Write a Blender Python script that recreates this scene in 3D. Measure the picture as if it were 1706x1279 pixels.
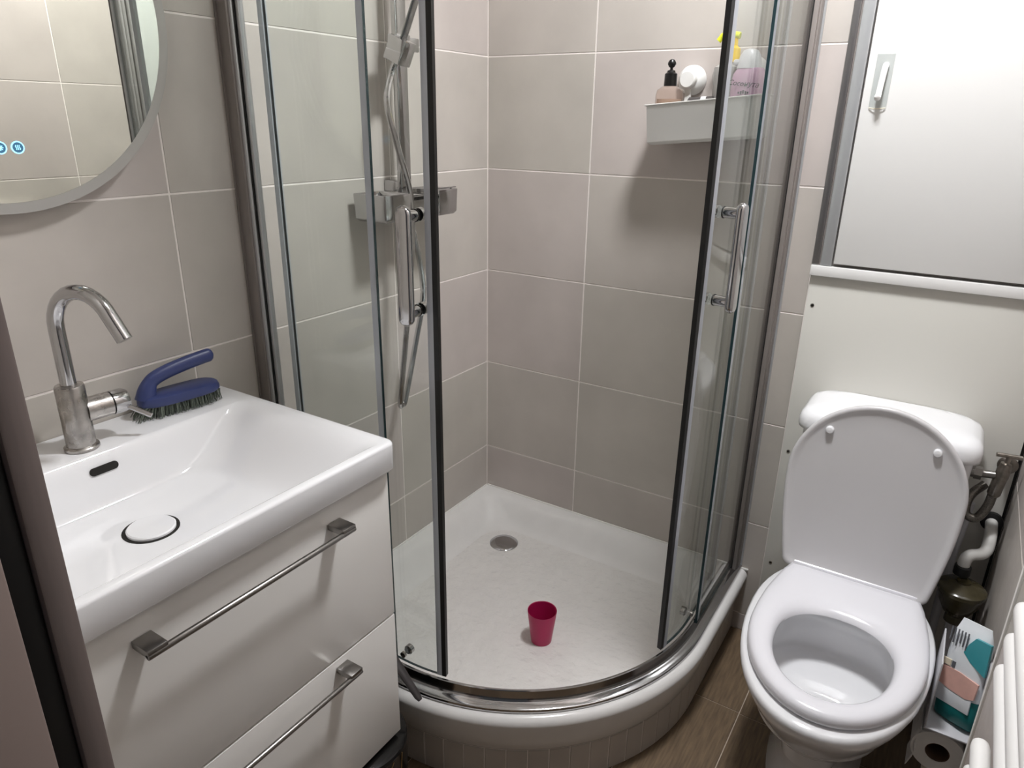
import bpy, bmesh, math, random
from mathutils import Vector, Matrix
random.seed(7)
sc = bpy.context.scene
for o in list(bpy.data.objects): bpy.data.objects.remove(o)
C = sc.collection
PI = math.pi

# ------------------------------------------------------------------ camera
cam_d = bpy.data.cameras.new('camera'); cam = bpy.data.objects.new('camera', cam_d); C.objects.link(cam)
cam_d.sensor_fit = 'HORIZONTAL'; cam_d.sensor_width = 36.0; cam_d.lens = 1177.9 / 1706 * 36
cam_d.clip_start = 0.02
yaw, pitch, roll = -0.565121, 0.357814, 0.0158352
fw = Vector((math.sin(yaw)*math.cos(pitch), math.cos(yaw)*math.cos(pitch), -math.sin(pitch)))
rt = Vector((math.cos(yaw), -math.sin(yaw), 0)); up = rt.cross(fw)
r2 = math.cos(roll)*rt + math.sin(roll)*up; u2 = -math.sin(roll)*rt + math.cos(roll)*up
cam.matrix_world = Matrix(((r2.x, u2.x, -fw.x, 1.235322), (r2.y, u2.y, -fw.y, -1.796383), (r2.z, u2.z, -fw.z, 1.390905), (0, 0, 0, 1)))
sc.camera = cam

# ------------------------------------------------------------------ world, exposure
w = bpy.data.worlds.new('world'); sc.world = w; w.use_nodes = True
bg = w.node_tree.nodes['Background']; bg.inputs[0].default_value = (0.80, 0.84, 0.90, 1); bg.inputs[1].default_value = 0.08
sc.view_settings.view_transform = 'Standard'; sc.view_settings.look = 'None'
sc.view_settings.gamma = 1.0; sc.view_settings.exposure = 0.0; sc.view_settings.use_curve_mapping = False
LAMPS = [(0.95, -0.60, 0.115, 214.0)]     # x, y, radius, emission of the ceiling lamps
CEIL = 2.42

# ------------------------------------------------------------------ materials
def s2l(c):
    return tuple((x/12.92 if x <= .04045 else ((x+.055)/1.055)**2.4) for x in (v/255 for v in c))
def mat(name, col, rough=.5, metal=0., noise=0., nscale=8., bump=0., bscale=60., spec=.5, coat=0., stretch=None, rnoise=0.):
    m = bpy.data.materials.new(name); m.use_nodes = True; nt = m.node_tree; b = nt.nodes['Principled BSDF']
    c = s2l(col); b.inputs['Base Color'].default_value = (*c, 1); b.inputs['Roughness'].default_value = rough
    b.inputs['Metallic'].default_value = metal; b.inputs['Specular IOR Level'].default_value = spec; b.inputs['Coat Weight'].default_value = coat
    vec = None
    if noise or bump or rnoise:
        g = nt.nodes.new('ShaderNodeNewGeometry'); vec = g.outputs['Position']
        if stretch:
            mp = nt.nodes.new('ShaderNodeMapping'); mp.inputs['Scale'].default_value = stretch; nt.links.new(vec, mp.inputs[0]); vec = mp.outputs[0]
    if noise:
        n = nt.nodes.new('ShaderNodeTexNoise'); n.inputs['Scale'].default_value = nscale; n.inputs['Detail'].default_value = 6; nt.links.new(vec, n.inputs['Vector'])
        r = nt.nodes.new('ShaderNodeValToRGB'); e = r.color_ramp.elements
        e[0].position = .3; e[1].position = .7
        e[0].color = (*[x*(1-noise) for x in c], 1); e[1].color = (*[min(1, x*(1+noise)) for x in c], 1)
        nt.links.new(n.outputs[0], r.inputs[0]); nt.links.new(r.outputs[0], b.inputs['Base Color'])
    if rnoise:
        n = nt.nodes.new('ShaderNodeTexNoise'); n.inputs['Scale'].default_value = 35; n.inputs['Detail'].default_value = 5; nt.links.new(vec, n.inputs['Vector'])
        mr = nt.nodes.new('ShaderNodeMapRange'); mr.inputs['From Min'].default_value = .35; mr.inputs['From Max'].default_value = .7
        mr.inputs['To Min'].default_value = rough; mr.inputs['To Max'].default_value = rough + rnoise
        nt.links.new(n.outputs[0], mr.inputs[0]); nt.links.new(mr.outputs[0], b.inputs['Roughness'])
    if bump:
        n = nt.nodes.new('ShaderNodeTexNoise'); n.inputs['Scale'].default_value = bscale; n.inputs['Detail'].default_value = 4; nt.links.new(vec, n.inputs['Vector'])
        bp = nt.nodes.new('ShaderNodeBump'); bp.inputs['Strength'].default_value = bump; bp.inputs['Distance'].default_value = .002
        nt.links.new(n.outputs[0], bp.inputs['Height']); nt.links.new(bp.outputs[0], b.inputs['Normal'])
    return m
def emit(name, col, strength):
    m = bpy.data.materials.new(name); m.use_nodes = True; nt = m.node_tree; nt.nodes.clear()
    e = nt.nodes.new('ShaderNodeEmission'); e.inputs[0].default_value = (*s2l(col), 1); e.inputs[1].default_value = strength
    o = nt.nodes.new('ShaderNodeOutputMaterial'); nt.links.new(e.outputs[0], o.inputs[0]); return m
def glass(name, tint, ior=1.45, haze=0., hcol=(230, 235, 232)):
    m = bpy.data.materials.new(name); m.use_nodes = True; nt = m.node_tree; nt.nodes.clear()
    t = nt.nodes.new('ShaderNodeBsdfTransparent'); t.inputs[0].default_value = (*tint, 1)
    base = t.outputs[0]
    if haze:
        d = nt.nodes.new('ShaderNodeBsdfDiffuse'); d.inputs[0].default_value = (*s2l(hcol), 1)
        mh = nt.nodes.new('ShaderNodeMixShader'); mh.inputs[0].default_value = haze
        nt.links.new(base, mh.inputs[1]); nt.links.new(d.outputs[0], mh.inputs[2]); base = mh.outputs[0]
    g = nt.nodes.new('ShaderNodeBsdfGlossy'); g.inputs['Roughness'].default_value = .01
    f = nt.nodes.new('ShaderNodeFresnel')
    ge = nt.nodes.new('ShaderNodeNewGeometry'); io = nt.nodes.new('ShaderNodeMapRange')      # the same reflectance on both faces of a pane
    io.inputs['To Min'].default_value = ior; io.inputs['To Max'].default_value = 1/ior
    nt.links.new(ge.outputs['Backfacing'], io.inputs[0]); nt.links.new(io.outputs[0], f.inputs[0])
    mx = nt.nodes.new('ShaderNodeMixShader'); nt.links.new(f.outputs[0], mx.inputs[0]); nt.links.new(base, mx.inputs[1]); nt.links.new(g.outputs[0], mx.inputs[2])
    o = nt.nodes.new('ShaderNodeOutputMaterial'); nt.links.new(mx.outputs[0], o.inputs[0]); return m

M = {}
def tilemat(name, col):
    m = mat(name, col, .42, noise=.075, nscale=5., bump=.12, bscale=25, rnoise=.12)
    return m
M['tile'] = tilemat('beige_grey_tile', (191, 184, 177)); M['tile2'] = tilemat('beige_grey_tile_warm', (190, 184, 176)); M['tile3'] = tilemat('beige_grey_tile_pale', (194, 185, 180))
M['grout'] = mat('pale_grout', (240, 233, 228), .8, noise=.04, nscale=40)
M['plaster'] = mat('white_plaster', (238, 236, 232), .8)
M['ceramic'] = mat('white_ceramic', (236, 236, 238), .09, spec=.55, coat=.3)
M['acrylic'] = mat('white_acrylic', (226, 224, 222), .16, noise=.02, nscale=20)
M['trayfloor'] = mat('textured_tray_floor', (224, 221, 218), .25, noise=.03, nscale=14, bump=1., bscale=38)
M['seat'] = mat('white_plastic_seat', (228, 227, 232), .2)
M['lidp'] = mat('white_plastic_lid', (208, 206, 207), .28)
M['lacquer'] = mat('white_lacquer', (228, 225, 221), .22)
M['panel'] = mat('white_panel', (213, 211, 204), .28, noise=.012, nscale=3)
M['whitedoor'] = mat('white_cabinet_door', (233, 232, 230), .3)
M['chrome'] = mat('chrome', (188, 187, 188), .08, 1., rnoise=.05)
M['chrome2'] = mat('spotted_chrome', (176, 172, 168), .12, 1., noise=.25, nscale=45, rnoise=.35)
M['nickel'] = mat('brushed_steel', (146, 143, 140), .28, 1.)
M['alu'] = mat('satin_aluminium', (176, 174, 176), .34, 1.)
M['alud'] = mat('grey_anodised_profile', (134, 127, 123), .42, .12)
M['aluw'] = mat('pale_aluminium', (206, 208, 210), .3, .55)
M['black'] = mat('black_rubber', (16, 15, 15), .5)
M['blackp'] = mat('black_plastic', (14, 13, 14), .28)
M['glass'] = glass('clear_glass', (.962, .980, .970))
M['glassedge'] = mat('dark_green_glass_edge', (38, 58, 62), .12, spec=.8)
M['sealclear'] = glass('clear_plastic_strip', (.70, .73, .76), 1.4, .62, (218, 222, 230))
M['mirror'] = mat('mirror_silver', (226, 228, 220), .0, 1.)
M['frost'] = mat('frosted_mirror_border', (176, 174, 170), .45, .35)
M['blue'] = emit('blue_lit_ring', (150, 215, 255), 2.2)
M['bluedim'] = emit('blue_lit_disc', (92, 140, 172), .75)
M['magenta'] = mat('magenta_plastic', (176, 26, 84), .33)
M['bristle'] = mat('grey_green_bristle', (96, 104, 94), .6, noise=.35, nscale=300)
M['navy'] = mat('navy_plastic', (52, 62, 108), .38, noise=.05, nscale=30)
M['wood'] = None
M['woodgrout'] = mat('floor_grout', (196, 182, 166), .8)
M['jamb'] = mat('grey_brown_door_frame', (118, 106, 102), .5, noise=.05, nscale=4, stretch=(60, 60, 3))
M['jambp'] = mat('pinkish_brown_door_frame', (150, 134, 128), .5)
M['pipew'] = mat('white_pipe', (214, 212, 208), .4)
M['olive'] = mat('dark_olive_plastic', (64, 58, 40), .2, noise=.25, nscale=40)
M['hose'] = mat('braided_steel_hose', (120, 116, 110), .35, .9, noise=.4, nscale=500)
M['darkmetal'] = mat('tarnished_metal', (150, 144, 136), .3, 1., noise=.3, nscale=60)
M['radiator'] = mat('white_enamel', (232, 230, 228), .3)
M['pearl'] = mat('light_grey_plastic', (196, 196, 200), .35)
M['paper'] = mat('white_tissue', (226, 224, 220), .9, bump=.3, bscale=200)
M['card'] = mat('brown_cardboard', (96, 74, 58), .9)
M['packw'] = mat('white_pack_film', (226, 230, 234), .3)
M['teal'] = mat('teal_pack_film', (60, 150, 160), .3); M['tealdark'] = mat('dark_teal_pack_film', (10, 108, 108), .3)
M['skin'] = mat('pink_print', (222, 176, 164), .35, noise=.08, nscale=40); M['ink'] = mat('grey_print', (96, 98, 104), .6); M['cream'] = mat('cream_print', (226, 214, 190), .5)
M['ivory'] = mat('ivory_basket_plastic', (232, 231, 228), .35)
M['pinkliquid'] = mat('pink_soap_bottle', (206, 168, 192), .18, noise=.03, nscale=20)
M['milky'] = mat('milky_plastic', (226, 224, 226), .3); M['greyb'] = mat('grey_translucent_bottle', (176, 174, 170), .25)
M['yellow'] = mat('yellow_plastic', (238, 200, 44), .35); M['lime'] = mat('lime_yellow_plastic', (226, 232, 60), .35)
M['amber'] = mat('peach_liquid', (180, 158, 140), .15); M['clearb'] = glass('clear_bottle', (.90, .84, .80), 1.45, .12, (220, 200, 190))
M['blackmarble'] = mat('black_glossy', (12, 11, 11), .18); M['gold'] = mat('gold_vein', (150, 124, 84), .35, .6)
M['void'] = mat('dark_hole', (22, 18, 14), .8)
M['lamp'] = None
M['clearhook'] = glass('clear_hook_plate', (.93, .94, .94), 1.45, .12)
M['greyrub'] = mat('dark_grey_plastic', (62, 58, 58), .4)

def wood(name, col):
    m = mat(name, col, .42, noise=.28, nscale=7, stretch=(26, 2.2, 1), bump=.25, bscale=30)
    return m
M['wood'] = wood('brown_wood_look_tile', (112, 94, 74)); M['wood2'] = wood('dark_wood_look_tile', (98, 82, 65))

for n_ in M['trayfloor'].node_tree.nodes:
    if n_.type == 'BUMP': n_.inputs['Distance'].default_value = .008
# ------------------------------------------------------------------ mesh helpers
class MB:
    def __init__(s): s.v = []; s.f = []; s.m = []
    def add(s, vs, fs, mi=0):
        n = len(s.v); s.v += [tuple(p) for p in vs]; s.f += [tuple(i+n for i in q) for q in fs]; s.m += [mi]*len(fs); return s
    def box(s, x0, x1, y0, y1, z0, z1, mi=0):
        return s.add([(x0, y0, z0), (x1, y0, z0), (x1, y1, z0), (x0, y1, z0), (x0, y0, z1), (x1, y0, z1), (x1, y1, z1), (x0, y1, z1)],
                     [(3, 2, 1, 0), (4, 5, 6, 7), (0, 1, 5, 4), (1, 2, 6, 5), (2, 3, 7, 6), (3, 0, 4, 7)], mi)
    def loft(s, rings, cap0=True, cap1=True, closed=True, mi=0, mc=None):
        n = len(rings[0]); vs = [p for r in rings for p in r]; fs = []
        for i in range(len(rings)-1):
            for j in range(n if closed else n-1):
                k = (j+1) % n; fs.append((i*n+j, i*n+k, (i+1)*n+k, (i+1)*n+j))
        s.add(vs, fs, mi)
        b = len(s.v)-len(vs); cm = mi if mc is None else mc
        if cap0: s.f.append(tuple(b+j for j in reversed(range(n)))); s.m.append(cm)
        if cap1: s.f.append(tuple(b+(len(rings)-1)*n+j for j in range(n))); s.m.append(cm)
        return s
    def tube(s, pts, r, n=12, caps=True, mi=0, flat=1.0):
        pts = [Vector(p) for p in pts]; rad = r if isinstance(r, (list, tuple)) else [r]*len(pts)
        t = (pts[1]-pts[0]).normalized(); a = Vector((0, 0, 1)) if abs(t.z) < .9 else Vector((1, 0, 0))
        u = t.cross(a).normalized(); rings = []
        for i, p in enumerate(pts):
            if i == 0: tt = pts[1]-pts[0]
            elif i == len(pts)-1: tt = pts[-1]-pts[-2]
            else: tt = (pts[i+1]-pts[i]).normalized()+(pts[i]-pts[i-1]).normalized()
            tt.normalize(); u = (u-tt*u.dot(tt)).normalized(); vv = tt.cross(u)
            rings.append([p+rad[i]*(math.cos(2*PI*k/n)*u+flat*math.sin(2*PI*k/n)*vv) for k in range(n)])
        return s.loft(rings, caps, caps, mi=mi)
    def lathe(s, prof, o=(0, 0, 0), ax=(0, 0, 1), n=32, cap0=True, cap1=True, mi=0, sx=1., sy=1.):
        ax = Vector(ax).normalized(); a = Vector((1, 0, 0)) if abs(ax.x) < .9 else Vector((0, 1, 0))
        u = (a-ax*a.dot(ax)).normalized(); vv = ax.cross(u); o = Vector(o)
        return s.loft([[o+ax*h+r*(sx*math.cos(2*PI*k/n)*u+sy*math.sin(2*PI*k/n)*vv) for k in range(n)] for r, h in prof], cap0, cap1, mi=mi)
    def mesh(s, name, bevel=0., seg=2, ang=35, smooth=True, sub=0):
        me = bpy.data.meshes.new(name); me.from_pydata(s.v, [], s.f)
        for i, p in enumerate(me.polygons): p.material_index = s.m[i]
        bm = bmesh.new(); bm.from_mesh(me); bmesh.ops.recalc_face_normals(bm, faces=bm.faces)
        if bevel:
            es = [e for e in bm.edges if len(e.link_faces) == 2 and e.calc_face_angle(0) > math.radians(30)]
            bmesh.ops.bevel(bm, geom=es, offset=bevel, segments=seg, profile=.5, affect='EDGES', clamp_overlap=True)
        if sub:
            bmesh.ops.subdivide_edges(bm, edges=bm.edges, cuts=sub, use_grid_fill=True)
        bm.to_mesh(me); bm.free()
        if smooth:
            me.polygons.foreach_set('use_smooth', [True]*len(me.polygons)); me.set_sharp_from_angle(angle=math.radians(ang))
        return me
    def build(s, name, m, parent=None, **kw):
        me = s.mesh(name, **kw); return obj(name, me, m, parent)
def obj(name, me, m, parent=None, loc=None):
    if m is not None and not me.materials:
        for x in (m if isinstance(m, (list, tuple)) else [m]): me.materials.append(M[x])
    o = bpy.data.objects.new(name, me); C.objects.link(o)
    if parent is not None: o.parent = parent
    if loc is not None: o.location = loc
    return o
def tag(o, label, cat, group=None, kind=None):
    o['label'] = label; o['category'] = cat
    if group: o['group'] = group
    if kind: o['kind'] = kind
    return o
def thing(name, label, cat, loc=(0, 0, 0), group=None):
    o = bpy.data.objects.new(name, None); C.objects.link(o); o.location = loc; o.empty_display_size = .05
    return tag(o, label, cat, group)
def struct(o): o['kind'] = 'structure'; return o
def rel(o, loc):                      # build in world coordinates, keep under an Empty that stands at loc
    for ch in o.children: ch.location = ch.location - Vector(loc)
def place(o, loc):                    # put the Empty at its thing's base without moving its parts
    o.location = loc; rel(o, loc)
def lerp(a, b, t): return a+(b-a)*t
def smooth(t): return t*t*(3-2*t)
def arcpts(c, r, a0, a1, n): return [(c[0]+r*math.cos(math.radians(lerp(a0, a1, i/n))), c[1]+r*math.sin(math.radians(lerp(a0, a1, i/n)))) for i in range(n+1)]
def bez(p, n=10):                     # catmull-rom through points
    p = [Vector(q) for q in p]; p = [2*p[0]-p[1]]+p+[2*p[-1]-p[-2]]; out = []
    for i in range(1, len(p)-2):
        for k in range(n):
            t = k/n; a, b, c, d = p[i-1:i+3]
            out.append(.5*((2*b)+(c-a)*t+(2*a-5*b+4*c-d)*t*t+(3*b-a-3*c+d)*t**3))
    return out+[p[-2]]
def text_mesh(name, body, size, m, parent, mw, ext=.0003, shear=0.):
    cu = bpy.data.curves.new(name, 'FONT'); cu.body = body; cu.size = size; cu.extrude = ext; cu.align_x = 'CENTER'; cu.align_y = 'CENTER'; cu.shear = shear; cu.resolution_u = 3
    t = bpy.data.objects.new(name+'_tmp', cu); C.objects.link(t); bpy.context.view_layer.update()
    me = bpy.data.meshes.new_from_object(t.evaluated_get(bpy.context.evaluated_depsgraph_get())); bpy.data.objects.remove(t)
    me.name = name; me.materials.clear(); me.transform(mw); return obj(name, me, m, parent)

# ------------------------------------------------------------------ the setting
TM = ['tile', 'tile2', 'tile3']
tile_cache = {}
def tile(parent, axis, pos, a0, a1, z0, z1, sgn):
    """one wall tile; axis 'x' = wall in a plane x = pos, spanning y a0..a1; its face sticks 3 mm out of the grout"""
    g = .0018; wd, h = a1-a0-2*g, z1-z0-2*g; mk = random.choice(TM); k = (axis, round(wd, 4), round(h, 4), sgn, mk)
    if k not in tile_cache:
        b = MB()
        if axis == 'x': b.box(-.004 if sgn > 0 else 0, 0 if sgn > 0 else .004, -wd/2, wd/2, -h/2, h/2)
        else: b.box(-wd/2, wd/2, 0 if sgn < 0 else -.004, .004 if sgn < 0 else 0, -h/2, h/2)
        me = b.mesh('tile', bevel=.0007, seg=1); me.materials.append(M[mk]); tile_cache[k] = me
    o = bpy.data.objects.new('tile', tile_cache[k]); C.objects.link(o); o.parent = parent
    o.location = (pos, (a0+a1)/2, (z0+z1)/2) if axis == 'x' else ((a0+a1)/2, pos, (z0+z1)/2)
ROWS = [0.0] + [.055+.3*k for k in range(8)] + [CEIL]
wl = struct(MB().box(-.1, -.0012, -1.70, .1, 0, CEIL).build('wall_left', 'grout'))
for a0, a1 in ((-.4234, 0), (-1.0185, -.4234), (-1.60, -1.0185)):
    for k in range(len(ROWS)-1): tile(wl, 'x', .0, a0, a1, ROWS[k], ROWS[k+1], 1)
wb = struct(MB().box(-.0012, 1.535, .0012, .1, 0, CEIL).build('wall_back', 'grout'))
for a0, a1 in ((0, .335), (.335, .936)):
    for k in range(len(ROWS)-1): tile(wb, 'y', .0, a0, a1, ROWS[k], ROWS[k+1], -1)
RR = [0, .357, .655, .89, 1.186, 1.482, 1.778, 2.074, CEIL]
BH = 1.10
wr = struct(MB().box(1.4362, 1.535, -1.70, .0012, 0, CEIL).build('wall_right', 'grout'))
for k in range(len(RR)-1):
    for a0, a1 in ((-.475, 0), (-1.075, -.475), (-1.60, -1.075)):
        if RR[k+1] > BH or a1 > -.6: tile(wr, 'x', 1.435, a0, a1, RR[k], RR[k+1], -1)
tb_ = struct(MB().box(1.4062, 1.4305, -1.598, -.634, 0, BH-.004).build('wall_half', 'grout'))          # boxed-in lower part that carries the radiator
for k in range(4):
    for a0, a1 in ((-1.075, -.636), (-1.60, -1.075)): tile(tb_, 'x', 1.405, a0, a1, RR[k], min(RR[k+1], BH-.004) if k < 3 else BH-.004, -1)
struct(MB().box(1.4015, 1.4305, -.646, -.6335, 0, BH).build('trim_1', 'plaster', bevel=.0015))
struct(MB().box(1.4015, 1.4305, -1.598, -.646, BH-.004, BH+.004).build('trim_3', 'plaster', bevel=.0015))
struct(MB().box(.0012, .66, -1.70, -1.602, 0, CEIL).box(.66, 1.40, -1.70, -1.602, 2.05, CEIL).build('wall_front', 'tile2'))
struct(MB().box(-.1, 1.535, -1.70, .1, CEIL, CEIL+.05).build('ceiling', 'plaster'))
fl = struct(MB().box(-.1, 1.535, -2.2, .1, -.05, -.002).build('floor', 'woodgrout'))
fcache = {}
for i, x0 in enumerate((-.01, .19, .39, .59, .79, .99, 1.19)):
    x1 = min(x0+.2, 1.405 if x0 > 1.1 else 9)
    y = -.315+(.3 if i % 2 == 0 else 0) - (0 if i != 5 else .3)
    y = .0
    cuts = [0.0, -.315, -.915, -1.515, -2.1] if i != 5 else [0.0, -.318, -.918, -1.518, -2.1]
    for a, b_ in zip(cuts, cuts[1:]):
        me_b = MB().box(x0+.0012, x1-.0012, b_+.0012, a-.0012, -.006, 0).mesh('plank_tile', bevel=.0006, seg=1); me_b.materials.append(M[random.choice(['wood', 'wood', 'wood2'])])
        o = bpy.data.objects.new('plank_tile', me_b); C.objects.link(o); o.parent = fl
# door frame at the left edge of the view: room-side lip, black seal, frame face
df = struct(bpy.data.objects.new('door_1', None)); C.objects.link(df)
MB().box(.60, .72, -1.6180, -1.598, 0, 2.1).build('frame_lip', 'jamb', df, bevel=.002)
MB().box(.62, .714, -1.6355, -1.6185, 0, 2.1).build('door_seal', 'black', df, bevel=.002)
MB().box(.60, .72, -1.74, -1.636, 0, 2.1).build('frame_face', 'jambp', df, bevel=.002)
MB().box(.60, 1.46, -1.74, -1.71, 2.1, 2.17).build('frame_head', 'jamb', df)
MB().box(1.40, 1.46, -1.74, -1.71, 0, 2.1).build('frame_post', 'jamb', df)

# ------------------------------------------------------------------ ceiling lamps
for i, (lx, ly, lr, ls) in enumerate(LAMPS):
    t = thing('ceiling_lamp', 'round white ceiling lamp above the shower front', 'lamp')
    MB().lathe([(lr+.02, 0), (lr+.02, -.022), (lr+.003, -.026), (lr+.001, -.012)], (lx, ly, CEIL), n=40, cap1=False).build('housing', 'plaster', t)
    M['lamp%d' % i] = emit('lamp_diffuser_%d' % i, (249, 250, 252), ls)
    MB().lathe([(lr, -.012), (lr, -.020)], (lx, ly, CEIL), n=40).build('diffuser', 'lamp%d' % i, t)
    place(t, (lx, ly, CEIL))

# ------------------------------------------------------------------ shower tray
CX, CY, RAD = .35, -.35, .55
def quad_outline(d, rc=.03, wd=None):
    """tray outline inset by d at the curved front and wd along the walls, always the same number of points"""
    wd = d if wd is None else wd; R = RAD-d; x1 = CX+R; y0 = -wd; p = []
    rc = max(rc, .001)
    p += arcpts((wd+rc, y0-rc), rc, 180, 90, 6)                       # wall corner
    n = 12
    p += [(lerp(wd+rc, x1-rc, i/n), y0) for i in range(1, n)]
    p += arcpts((x1-rc, y0-rc), rc, 90, 0, 6)
    p += [(x1, lerp(y0-rc, CY, i/6)) for i in range(1, 6)]
    p += arcpts((CX, CY), R, 0, -90, 36)
    yb = CY-R
    p += [(lerp(CX, wd+rc, i/6), yb) for i in range(1, 6)]
    p += arcpts((wd+rc, yb+rc), rc, 270, 180, 6)
    p += [(wd, lerp(yb+rc, y0-rc, i/n)) for i in range(1, n)]
    return p
TZ = .205
st = thing('shower_tray', 'white quadrant shower tray in the tiled corner', 'shower tray')
rings = []
def tr(d, z, rc, wd=None): rings.append([(x, y, z) for x, y in quad_outline(d, rc, wd)])
tr(.026, .098, .004, .002); tr(.022, .101, .004, .002); tr(.018, .108, .004, .002); tr(.0, TZ-.020, .004, .002)
for k in range(1, 7): a = k/6*PI/2; tr(.02*(1-math.cos(a)), TZ-.02+.02*math.sin(a), .004, .002)
tr(.045, TZ, .006, .012); tr(.056, TZ-.001, .02, .022)
for k in range(1, 11):
    t = k/10; tr(.058+.055*t**1.1, TZ-.002-.066*smooth(t), .03+.06*t, .026+.085*t**1.1)
tray = MB().loft(rings, True, False)
n_side = len(tray.f)
fl_ring = rings[-1]; cxy = (.40, -.40)
inner = []
for k in range(1, 7):
    t = k/6; inner.append([(lerp(x, cxy[0], t*.98), lerp(y, cxy[1], t*.98), z-.006*t) for x, y, z in fl_ring])
tray.loft([fl_ring]+inner, False, True, mi=1)
tb = tray.build('tray_body', ['acrylic', 'trayfloor'], st, ang=50)
DX, DY, DZ = .192, -.184, .1365
MB().lathe([(.045, -.004), (.045, .003), (.042, .0055), (.030, .007), (.0, .008)], (DX, DY, DZ-.003), n=40, cap1=False).build('drain_cover', 'chrome', st)['label'] = 'round chrome drain cover'
MB().box(.004, .90, -.0045, -.0005, TZ-.002, TZ+.004).box(.0005, .0045, -.895, -.004, TZ-.002, TZ+.004).build('silicone_seam', 'plaster', st, bevel=.0015)
place(st, (.45, -.45, 0)); 
# apron of narrow tiles below the tray
ap = thing('tray_apron', 'curved apron of narrow upright tiles under the shower tray', 'tray apron')
def pathpt(R, s):
    """point and tangent along the quadrant line: straight from the left wall, arc, straight to the back wall"""
    L1 = CX; L2 = R*PI/2
    if s < L1: return Vector((s, CY-R)), 0.
    if s < L1+L2:
        a = (s-L1)/R; return Vector((CX+R*math.sin(a), CY-R*math.cos(a))), a
    return Vector((CX+R, CY+(s-L1-L2))), PI/2
RA = .526; LT = 2*CX+RA*PI/2; wt = .0465; nt_ = int(LT/wt)
bk = MB(); ps = [pathpt(RA-.0012, i/80*(2*CX+(RA-.0012)*PI/2)) [0] for i in range(81)]
pi_ = [pathpt(RA-.03, i/80*(2*CX+(RA-.03)*PI/2))[0] for i in range(81)]
loop = ps+pi_[::-1]
bk.loft([[(p.x, p.y, 0) for p in loop], [(p.x, p.y, .097) for p in loop]]).build('apron_backing', 'grout', ap)
tme = MB().box(-wt/2+.0007, wt/2-.0007, 0, .006, .001, .096).mesh('tile', bevel=.001, seg=1); tme.materials.append(M['tile'])
for i in range(nt_):
    s = (i+.5)*LT/nt_; p, a = pathpt(RA, s); o = bpy.data.objects.new('tile', tme); C.objects.link(o); o.parent = ap
    o.location = (p.x, p.y, 0); o.rotation_euler = (0, 0, a)

# ------------------------------------------------------------------ shower enclosure
def strip(R0, R1, s0, s1, z0, z1, n=24, Rref=.51):
    """curved slab between radii R0 < R1, from s0 to s1 measured along the line of radius Rref"""
    ring = []
    def at(R, s):
        L2 = Rref*PI/2
        if s < CX: return (s, CY-R)
        if s < CX+L2: a = (s-CX)/Rref; return (CX+R*math.sin(a), CY-R*math.cos(a))
        return (CX+R, CY+(s-CX-L2))
    ss = [lerp(s0, s1, i/n) for i in range(n+1)]
    out = [at(R1, s) for s in ss]; inn = [at(R0, s) for s in ss]
    loop = out+inn[::-1]; N = n+1
    b = MB(); vs = [(x, y, z0) for x, y in loop]+[(x, y, z1) for x, y in loop]; m = 2*N; fs = []; mi = []
    for j in range(m):
        k = (j+1) % m; fs.append((j, k, m+k, m+j)); mi.append(1 if j in (N-1, m-1) else 0)
    for j in range(n):
        a, a2, c, c2 = j, j+1, m-1-j, m-2-j
        fs.append((a, c, c2, a2)); mi.append(1); fs.append((m+a, m+a2, m+c2, m+c)); mi.append(1)
    b.v = vs; b.f = fs; b.m = mi; return b
SL = 2*CX+.51*PI/2; ARC0, ARC1 = CX, CX+.51*PI/2
ZT = 1.98
en = thing('shower_enclosure', 'quadrant shower enclosure frame with two fixed glass panes', 'shower enclosure')
strip(.506, .512, .038, ARC0-.002, .232, ZT-.03, 4).build('fixed_glass', ['glass', 'glassedge'], en)
strip(.506, .512, ARC1+.012, SL-.04, .232, ZT-.03, 4).build('fixed_glass', ['glass', 'glassedge'], en)
strip(.5055, .5125, ARC0-.016, ARC0-.0025, .24, ZT-.03, 2).build('edge_strip', 'sealclear', en)
strip(.5055, .5125, ARC1+.0125, ARC1+.026, .24, ZT-.03, 2).build('edge_strip', 'sealclear', en)
strip(.492, .531, .0, SL, TZ, .214, 80).build('lower_rail', 'chrome', en, bevel=.002)
def profile_strip(prof, s0, s1, n, Rref=.51):
    rings = []
    for i in range(n+1):
        q, a_ = pathpt(Rref, lerp(s0, s1, i/n)); nr_ = Vector((math.sin(a_), -math.cos(a_)))
        rings.append([(q.x+nr_.x*(r-Rref), q.y+nr_.y*(r-Rref), z) for r, z in prof])
    return MB().loft(rings)
profile_strip([(.500, .2135), (.500, .2425), (.5012, .2440), (.5050, .2440), (.5066, .2425), (.5100, .2225), (.5125, .2195), (.5170, .2180), (.5290, .2168), (.5312, .2155), (.5315, .2135)], .002, SL-.002, 90).build('rail_face', 'chrome', en, ang=25)
strip(.488, .530, .0, SL, ZT-.035, ZT+.01, 80).build('upper_rail', 'alu', en, bevel=.003)
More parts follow.
